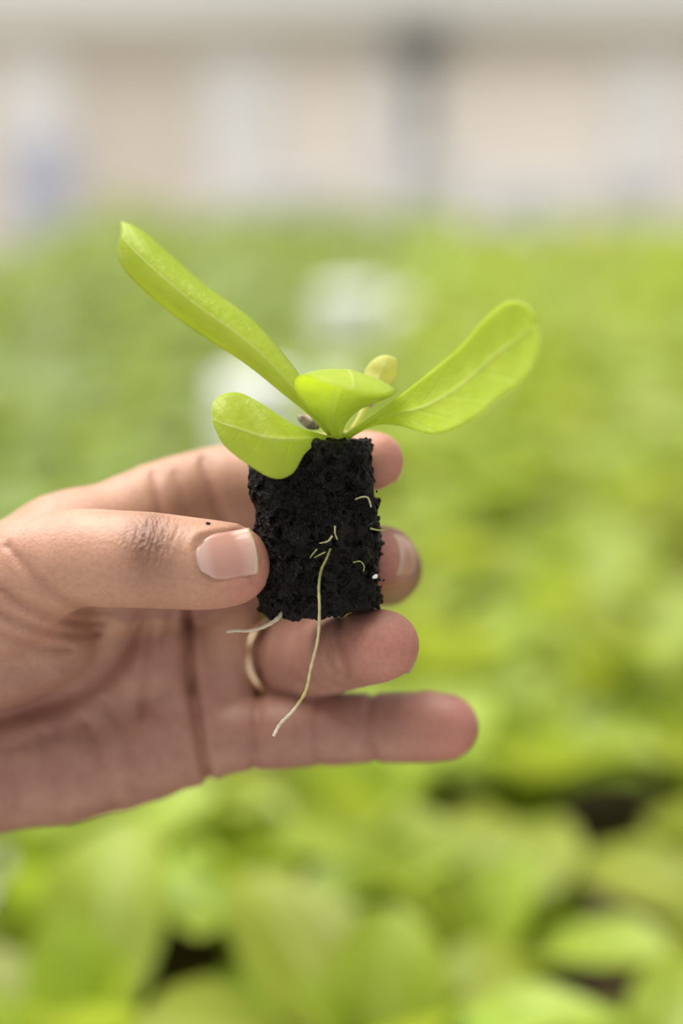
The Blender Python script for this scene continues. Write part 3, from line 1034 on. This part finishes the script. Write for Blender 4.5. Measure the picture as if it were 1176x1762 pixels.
def hash3(i, j, k, s):
    h = (i * 374761393 + j * 668265263 + k * 1274126177 + s * 144269) & 0xffffffff
    h = ((h ^ (h >> 13)) * 1274126177) & 0xffffffff
    return ((h ^ (h >> 16)) & 0xffff) / 65535.0
def vnoise(P, sc, s):
    q = P / sc
    f = np.floor(q).astype(np.int64); t = q - f; t = t * t * (3 - 2 * t)
    r = 0
    for a in (0, 1):
        for b in (0, 1):
            for c in (0, 1):
                w = (t[..., 0] if a else 1 - t[..., 0]) * (t[..., 1] if b else 1 - t[..., 1]) * (t[..., 2] if c else 1 - t[..., 2])
                r = r + w * hash3(f[..., 0] + a, f[..., 1] + b, f[..., 2] + c, s)
    return r * 2 - 1

pv = 0.27
ptop, pbot = pt(534, 764, -13), pt(553, 1050, -13)
pax = unit(ptop - pbot); pax = unit(pax + np.array([0, 0, 0.06]))
pu = unit(np.cross(pax, (0, 0, 1))); pw = np.cross(pu, pax)
pc = (ptop + pbot) / 2; ph_ = np.linalg.norm(ptop - pbot) / 2
px_ = np.arange(-24, 13, pv); py_ = np.arange(-26, 20, pv); pz_ = np.arange(-30, 5, pv)
PG = np.stack(np.meshgrid(px_, py_, pz_, indexing='ij'), -1)
q = PG - pc
lu, lh, lw = q @ pu, q @ pax, q @ pw
tt = (lh + ph_) / (2 * ph_)
rad = 12.7 - 0.25 * np.abs(tt - 0.4) + 0.5 * np.exp(-((tt - 0.45) / 0.15) ** 2) * (lu > 0)
nexp = 3.0
rr = (np.abs(lu) ** nexp + np.abs(lw) ** nexp) ** (1 / nexp)
dd = rr - rad
dh = np.abs(lh) - ph_
dh = dh + 0.5 * vnoise(PG * np.array([1.0, 0.0, 1.0]), 3.5, 8)
dp = np.sqrt(np.maximum(dd + 1.6, 0) ** 2 + np.maximum(dh + 1.6, 0) ** 2) + np.minimum(np.maximum(dd + 1.6, dh + 1.6), 0) - 1.6
nr = np.abs(dp) < 4
PN = PG[nr]
nz = 0.7 * vnoise(PN, 5.0, 1) + 0.75 * vnoise(PN, 2.4, 2) + 0.85 * vnoise(PN, 1.3, 3) + 0.5 * vnoise(PN, 0.75, 4)
dp[nr] += nz * 0.95
# the soft peat gives way where thumb and fingertips press on it
for nm in ('thumb', 'index', 'middle'):
    e = chain(PN.astype(np.float32), FING[nm])
    dp[nr] = np.maximum(dp[nr], -(e + 0.05))
V, Q = surface_nets(dp, px_, py_, pz_)
plug = bpy.data.objects.new('soil_plug', fast_mesh('soil_plug', V / 1000, Q, 'soil'))
C.objects.link(plug)
plug.parent = seed
plug['label'] = 'crumbly black peat plug'

def leaf_surface(rows, nu=40, nv=17, wavy=0.0, seed_=0, thick=0.45):
    """rows: (edge A px, edge A py, z), (edge B ...), bulge mm towards the viewer, mid shift (px, py)"""
    cols = np.linspace(0, 1, 7)
    R = []
    for A_, B_, bul, sh in rows:
        row = []
        for c in cols:
            w = 1 - (2 * c - 1) ** 2
            p = [A_[k] + (B_[k] - A_[k]) * c for k in range(3)]
            row.append(pt(p[0] + sh[0] * w, p[1] + sh[1] * w, p[2] + bul * w))
        R.append(row)
    R = catmull(np.array(R), nu)                     # along
    R = np.swapaxes(catmull(np.swapaxes(R, 0, 1), nv), 0, 1)
    if wavy:
        rr = np.random.default_rng(seed_)
        ph = rr.uniform(0, 6)
        for i in range(nu):
            for j in range(nv):
                v = -1 + 2 * j / (nv - 1); u = i / (nu - 1)
                R[i, j, 2] += wavy * u * abs(v) ** 2 * math.sin(u * 13 + ph + 2 * (v > 0)) + 0.25 * wavy * math.sin(u * 26 + v * 5 + ph)
    du = np.gradient(R, axis=0); dv = np.gradient(R, axis=1)
    nrm = np.cross(du, dv); nrm /= np.linalg.norm(nrm, axis=2, keepdims=True) + 1e-9
    uu = np.linspace(0, 1, nu)[:, None]; vv = np.linspace(-1, 1, nv)[None]
    th = thick * (0.35 + 0.65 * (1 - np.abs(vv) ** 3)) * (1 + 1.6 * np.exp(-(vv / 0.14) ** 2) * (1 - uu) ** 0.7)
    Vt = R + nrm * th[..., None] / 2; Vb = R - nrm * th[..., None] / 2
    Vv = np.concatenate([Vt.reshape(-1, 3), Vb.reshape(-1, 3)]) / 1000
    uv = [(i / (nu - 1), j / (nv - 1)) for i in range(nu) for j in range(nv)]
    F = []
    o = nu * nv
    for i in range(nu - 1):
        for j in range(nv - 1):
            q = i * nv + j
            F.append((q, q + nv, q + nv + 1, q + 1)); F.append((o + q, o + q + 1, o + q + nv + 1, o + q + nv))
    rg = [j for j in range(nv)] + [i * nv + nv - 1 for i in range(1, nu)] + [(nu - 1) * nv + j for j in range(nv - 2, -1, -1)] + [i * nv for i in range(nu - 2, 0, -1)]
    for x, y in zip(rg, rg[1:] + rg[:1]):
        F.append((x, y, o + y, o + x))
    return Vv, F, uv + uv

def leaf(rows, m, label, **kw):
    V, F, uv = leaf_surface(rows, **kw)
    o = mesh_obj('leaf', V, F, m, seed, uv=uv)
    o['label'] = label
    return o
Z = (0, 0)
leaf([  # rolled leaf reaching up to the left
    ((574, 744, -9), (568, 753, -9), 0.6, Z),
    ((552, 705, -9), (534, 716, -9), 1.6, Z),
    ((515, 645, -10), (488, 678, -10), 3.0, Z),
    ((472, 591, -12), (432, 633, -12), 4.2, Z),
    ((430, 546, -14), (380, 598, -14), 5.0, Z),
    ((352, 489, -16), (310, 550, -17), 5.5, Z),
    ((300, 443, -18), (256, 507, -19), 5.5, Z),
    ((252, 402, -20), (216, 466, -21), 5.0, Z),
    ((224, 386, -21), (202, 434, -22), 3.5, Z),
    ((207, 380, -22), (209, 404, -23), 1.0, (2, 0)),
], 'leaf', 'long rolled leaf reaching up to one side', wavy=0.5, seed_=1)
leaf([  # low drooping leaf
    ((576, 752, -8), (577, 761, -7), 0.3, Z),
    ((545, 745, -3), (545, 766, -1), 0.6, Z),
    ((505, 731, 0), (524, 782, 2), 1.2, Z),
    ((455, 698, 1), (503, 815, 4), 2.0, Z),
    ((415, 677, 0), (470, 823, 5), 2.4, Z),
    ((385, 678, 2), (420, 795, 6), 2.2, Z),
    ((369, 690, 3), (385, 765, 6), 1.4, Z),
    ((364, 708, 4), (369, 735, 5), 0.4, Z),
], 'leaf', 'low leaf drooping over the plug', wavy=0.5, seed_=2)
leaf([  # broad leaf reaching to the right
    ((588, 750, -8), (596, 757, -7), 0.0, Z),
    ((632, 722, -4), (645, 732, -2), -0.6, Z),
    ((672, 693, 0), (690, 733, 5.8), -1.5, Z),
    ((725, 652, 7.25), (745, 748, 14.5), -2.5, Z),
    ((790, 598, 14.5), (800, 731, 23.2), -3.0, Z),
    ((838, 545, 21.75), (860, 688, 29), -3.2, Z),
    ((874, 518, 26.1), (905, 655, 33.35), -2.6, Z),
    ((905, 522, 29), (924, 612, 34.8), -1.6, Z),
    ((922, 550, 31.9), (928, 585, 34.8), -0.6, Z),
], 'leaf', 'broad spoon-shaped leaf reaching up to the other side', wavy=0.5, seed_=3)
leaf([  # middle leaf bending towards the viewer
    ((577, 757, -8), (588, 757, -8), 0.3, Z),
    ((556, 732, -7), (596, 728, -7), -0.4, Z),
    ((528, 703, -5), (618, 706, -6), -2.0, Z),
    ((509, 672, -2), (655, 690, -4), -3.5, (0, -8)),
    ((508, 655, 1.35), (676, 680, -2), -3.0, (0, -16)),
    ((517, 646, 8.1), (683, 672, 4.05), -1.0, (0, -20)),
    ((535, 648, 14.85), (680, 674, 10.8), 1.0, (0, -10)),
    ((556, 656, 18.9), (664, 680, 16.2), 1.5, (0, -2)),
    ((590, 668, 20.25), (630, 680, 20.25), 0.5, (0, 0)),
], 'leaf', 'middle leaf folding over towards the viewer', seed_=4)
leaf([  # seed leaf at the back
    ((600, 742, -12), (607, 745, -12), 0.2, Z),
    ((617, 712, -14), (626, 716, -14), 0.4, Z),
    ((628, 680, -16), (646, 688, -16), 0.6, Z),
    ((627, 655, -17), (664, 668, -17), 1.0, Z),
    ((629, 638, -18), (680, 655, -18), 1.2, Z),
    ((638, 624, -18), (685, 640, -18), 1.2, Z),
    ((650, 615, -18), (685, 627, -18), 0.8, Z),
    ((662, 611, -18), (681, 616, -18), 0.2, Z),
], 'cot', 'small round pale seed leaf at the back', nu=26, nv=11, thick=0.5)

P = catmull(np.array([pt(582, 775, -9), pt(582, 764, -8), pt(582, 759, -8.5), pt(582, 754, -9.5)]), 12)
V, F = tube(P / 1000, np.linspace(1.7, 1.0, 12) / 1000, 12)
o = mesh_obj('stem', V, F, 'stem', seed, uv=[(0, 0)] * len(V))

def blob(name, c, rx, ry, rz, tilt, m, label, s_):
    V, F = [], []
    nu, nv = 14, 20
    r = np.random.default_rng(s_)
    for i in range(nu + 1):
        th = math.pi * i / nu
        for j in range(nv):
            f = 2 * math.pi * j / nv
            p = np.array([math.cos(th), math.sin(th) * math.cos(f), math.sin(th) * math.sin(f)])
            k = 1 + 0.22 * vnoise(p[None] * 1.0 + s_, 0.5, s_)[0]
            x, y, z = p * k * (rx, ry, rz)
            ct, st = math.cos(tilt), math.sin(tilt)
            V.append((np.array([x * ct - y * st, x * st + y * ct, z]) + c) / 1000)
    for i in range(nu):
        for j in range(nv):
            F.append((i * nv + j, i * nv + (j + 1) % nv, (i + 1) * nv + (j + 1) % nv, (i + 1) * nv + j))
    o = mesh_obj(name, V, F, m, seed)
    if label: o['label'] = label
    return o
blob('seed_husk', pt(533, 727, -14), 2.7, 1.35, 1.3, -0.5, 'husk', 'dry brown seed husk on the soil', 3)
blob('seed_husk', pt(635, 693, -15.2), 1.5, 0.9, 0.8, 0.5, 'husk', 'dry brown scrap on the seed leaf stalk', 5)

def root(ctl, r0, r1, m, n=50, seg=8, label=None):
    P = catmull(np.array([pt(*c) for c in ctl]), n)
    V, F = tube(P / 1000, np.linspace(r0, r1, n) / 1000 * (1 + 0.12 * np.sin(np.arange(n) * 1.7)), seg)
    o = mesh_obj('root', V, F, m, seed, uv=[(i // seg / (n - 1), 0.5) for i in range(n * seg)])
    if label: o['label'] = label
root([(569, 944, 0.2), (562, 962, 1.0), (553, 982, 1.4), (549, 1010, 1.5), (550, 1050, 1.6), (547, 1100, 1.2), (535, 1150, 0.6), (526, 1190, 0.3), (505, 1222, 0), (483, 1245, -0.3), (471, 1266, -0.6)],
     0.26, 0.34, 'rootm', 90, 10, 'long cream root hanging below the plug')
root([(492, 1046, -6), (478, 1064, -5), (455, 1078, -5), (430, 1085, -6), (408, 1085, -7), (391, 1087, -8)], 0.5, 0.32, 'rootp', 40, 8, 'short pale root trailing sideways from the plug')
root([(577, 905, 0.8), (577, 918, 1.3), (582, 931, 0.6)], 0.2, 0.14, 'root', 12)
root([(572, 922, 1.0), (565, 931, 1.3), (550, 935, 0.6)], 0.24, 0.1, 'root', 14)
root([(546, 945, 0.7), (538, 954, 1.1), (534, 960, 0.6)], 0.16, 0.1, 'rootg', 10)
root([(560, 950, 0.9), (550, 955, 1.1), (541, 960, 0.7)], 0.15, 0.1, 'rootg', 10)
root([(612, 859, -0.6), (624, 855, 0.5), (634, 857, 0.0), (639, 872, -1.0)], 0.15, 0.22, 'root', 20)
root([(637, 909, -2), (650, 912, -2.4), (661, 912, -2.6), (667, 910, -2.6)], 0.24, 0.08, 'rootg', 16)
root([(608, 968, 0.4), (620, 966, 0.8), (627, 974, 0.6), (626, 983, 0.0)], 0.12, 0.12, 'rootg', 18)
blob('perlite_grain', pt(646, 992, -2.5), 0.6, 0.42, 0.4, 0.6, 'gutter', 'tiny white grain stuck to the plug', 9)

# a speck of peat left on the thumb
V, F = [], []
c = pt(357, 902, 2)
for _ in range(12):
    c = c + np.array([0, 0, -0.5 * float(finger_sdf('thumb', c[None])[0])]) * 1.0
for k, (x, y, z) in enumerate([(-.55, -.3, 0), (.5, -.4, .1), (.6, .3, 0), (-.3, .5, 0), (0, 0, .55), (.1, 0, -.4)]):
    V.append((c + np.array([x, y, z])) / 1000)
F = [(0, 1, 4), (1, 2, 4), (2, 3, 4), (3, 0, 4), (1, 0, 5), (2, 1, 5), (3, 2, 5), (0, 3, 5)]
crumb = mesh_obj('soil_crumb', V, F, 'soil', matrix=HM)
tag(crumb, 'tiny dark speck of soil stuck on the thumb above the nail', 'soil crumb')
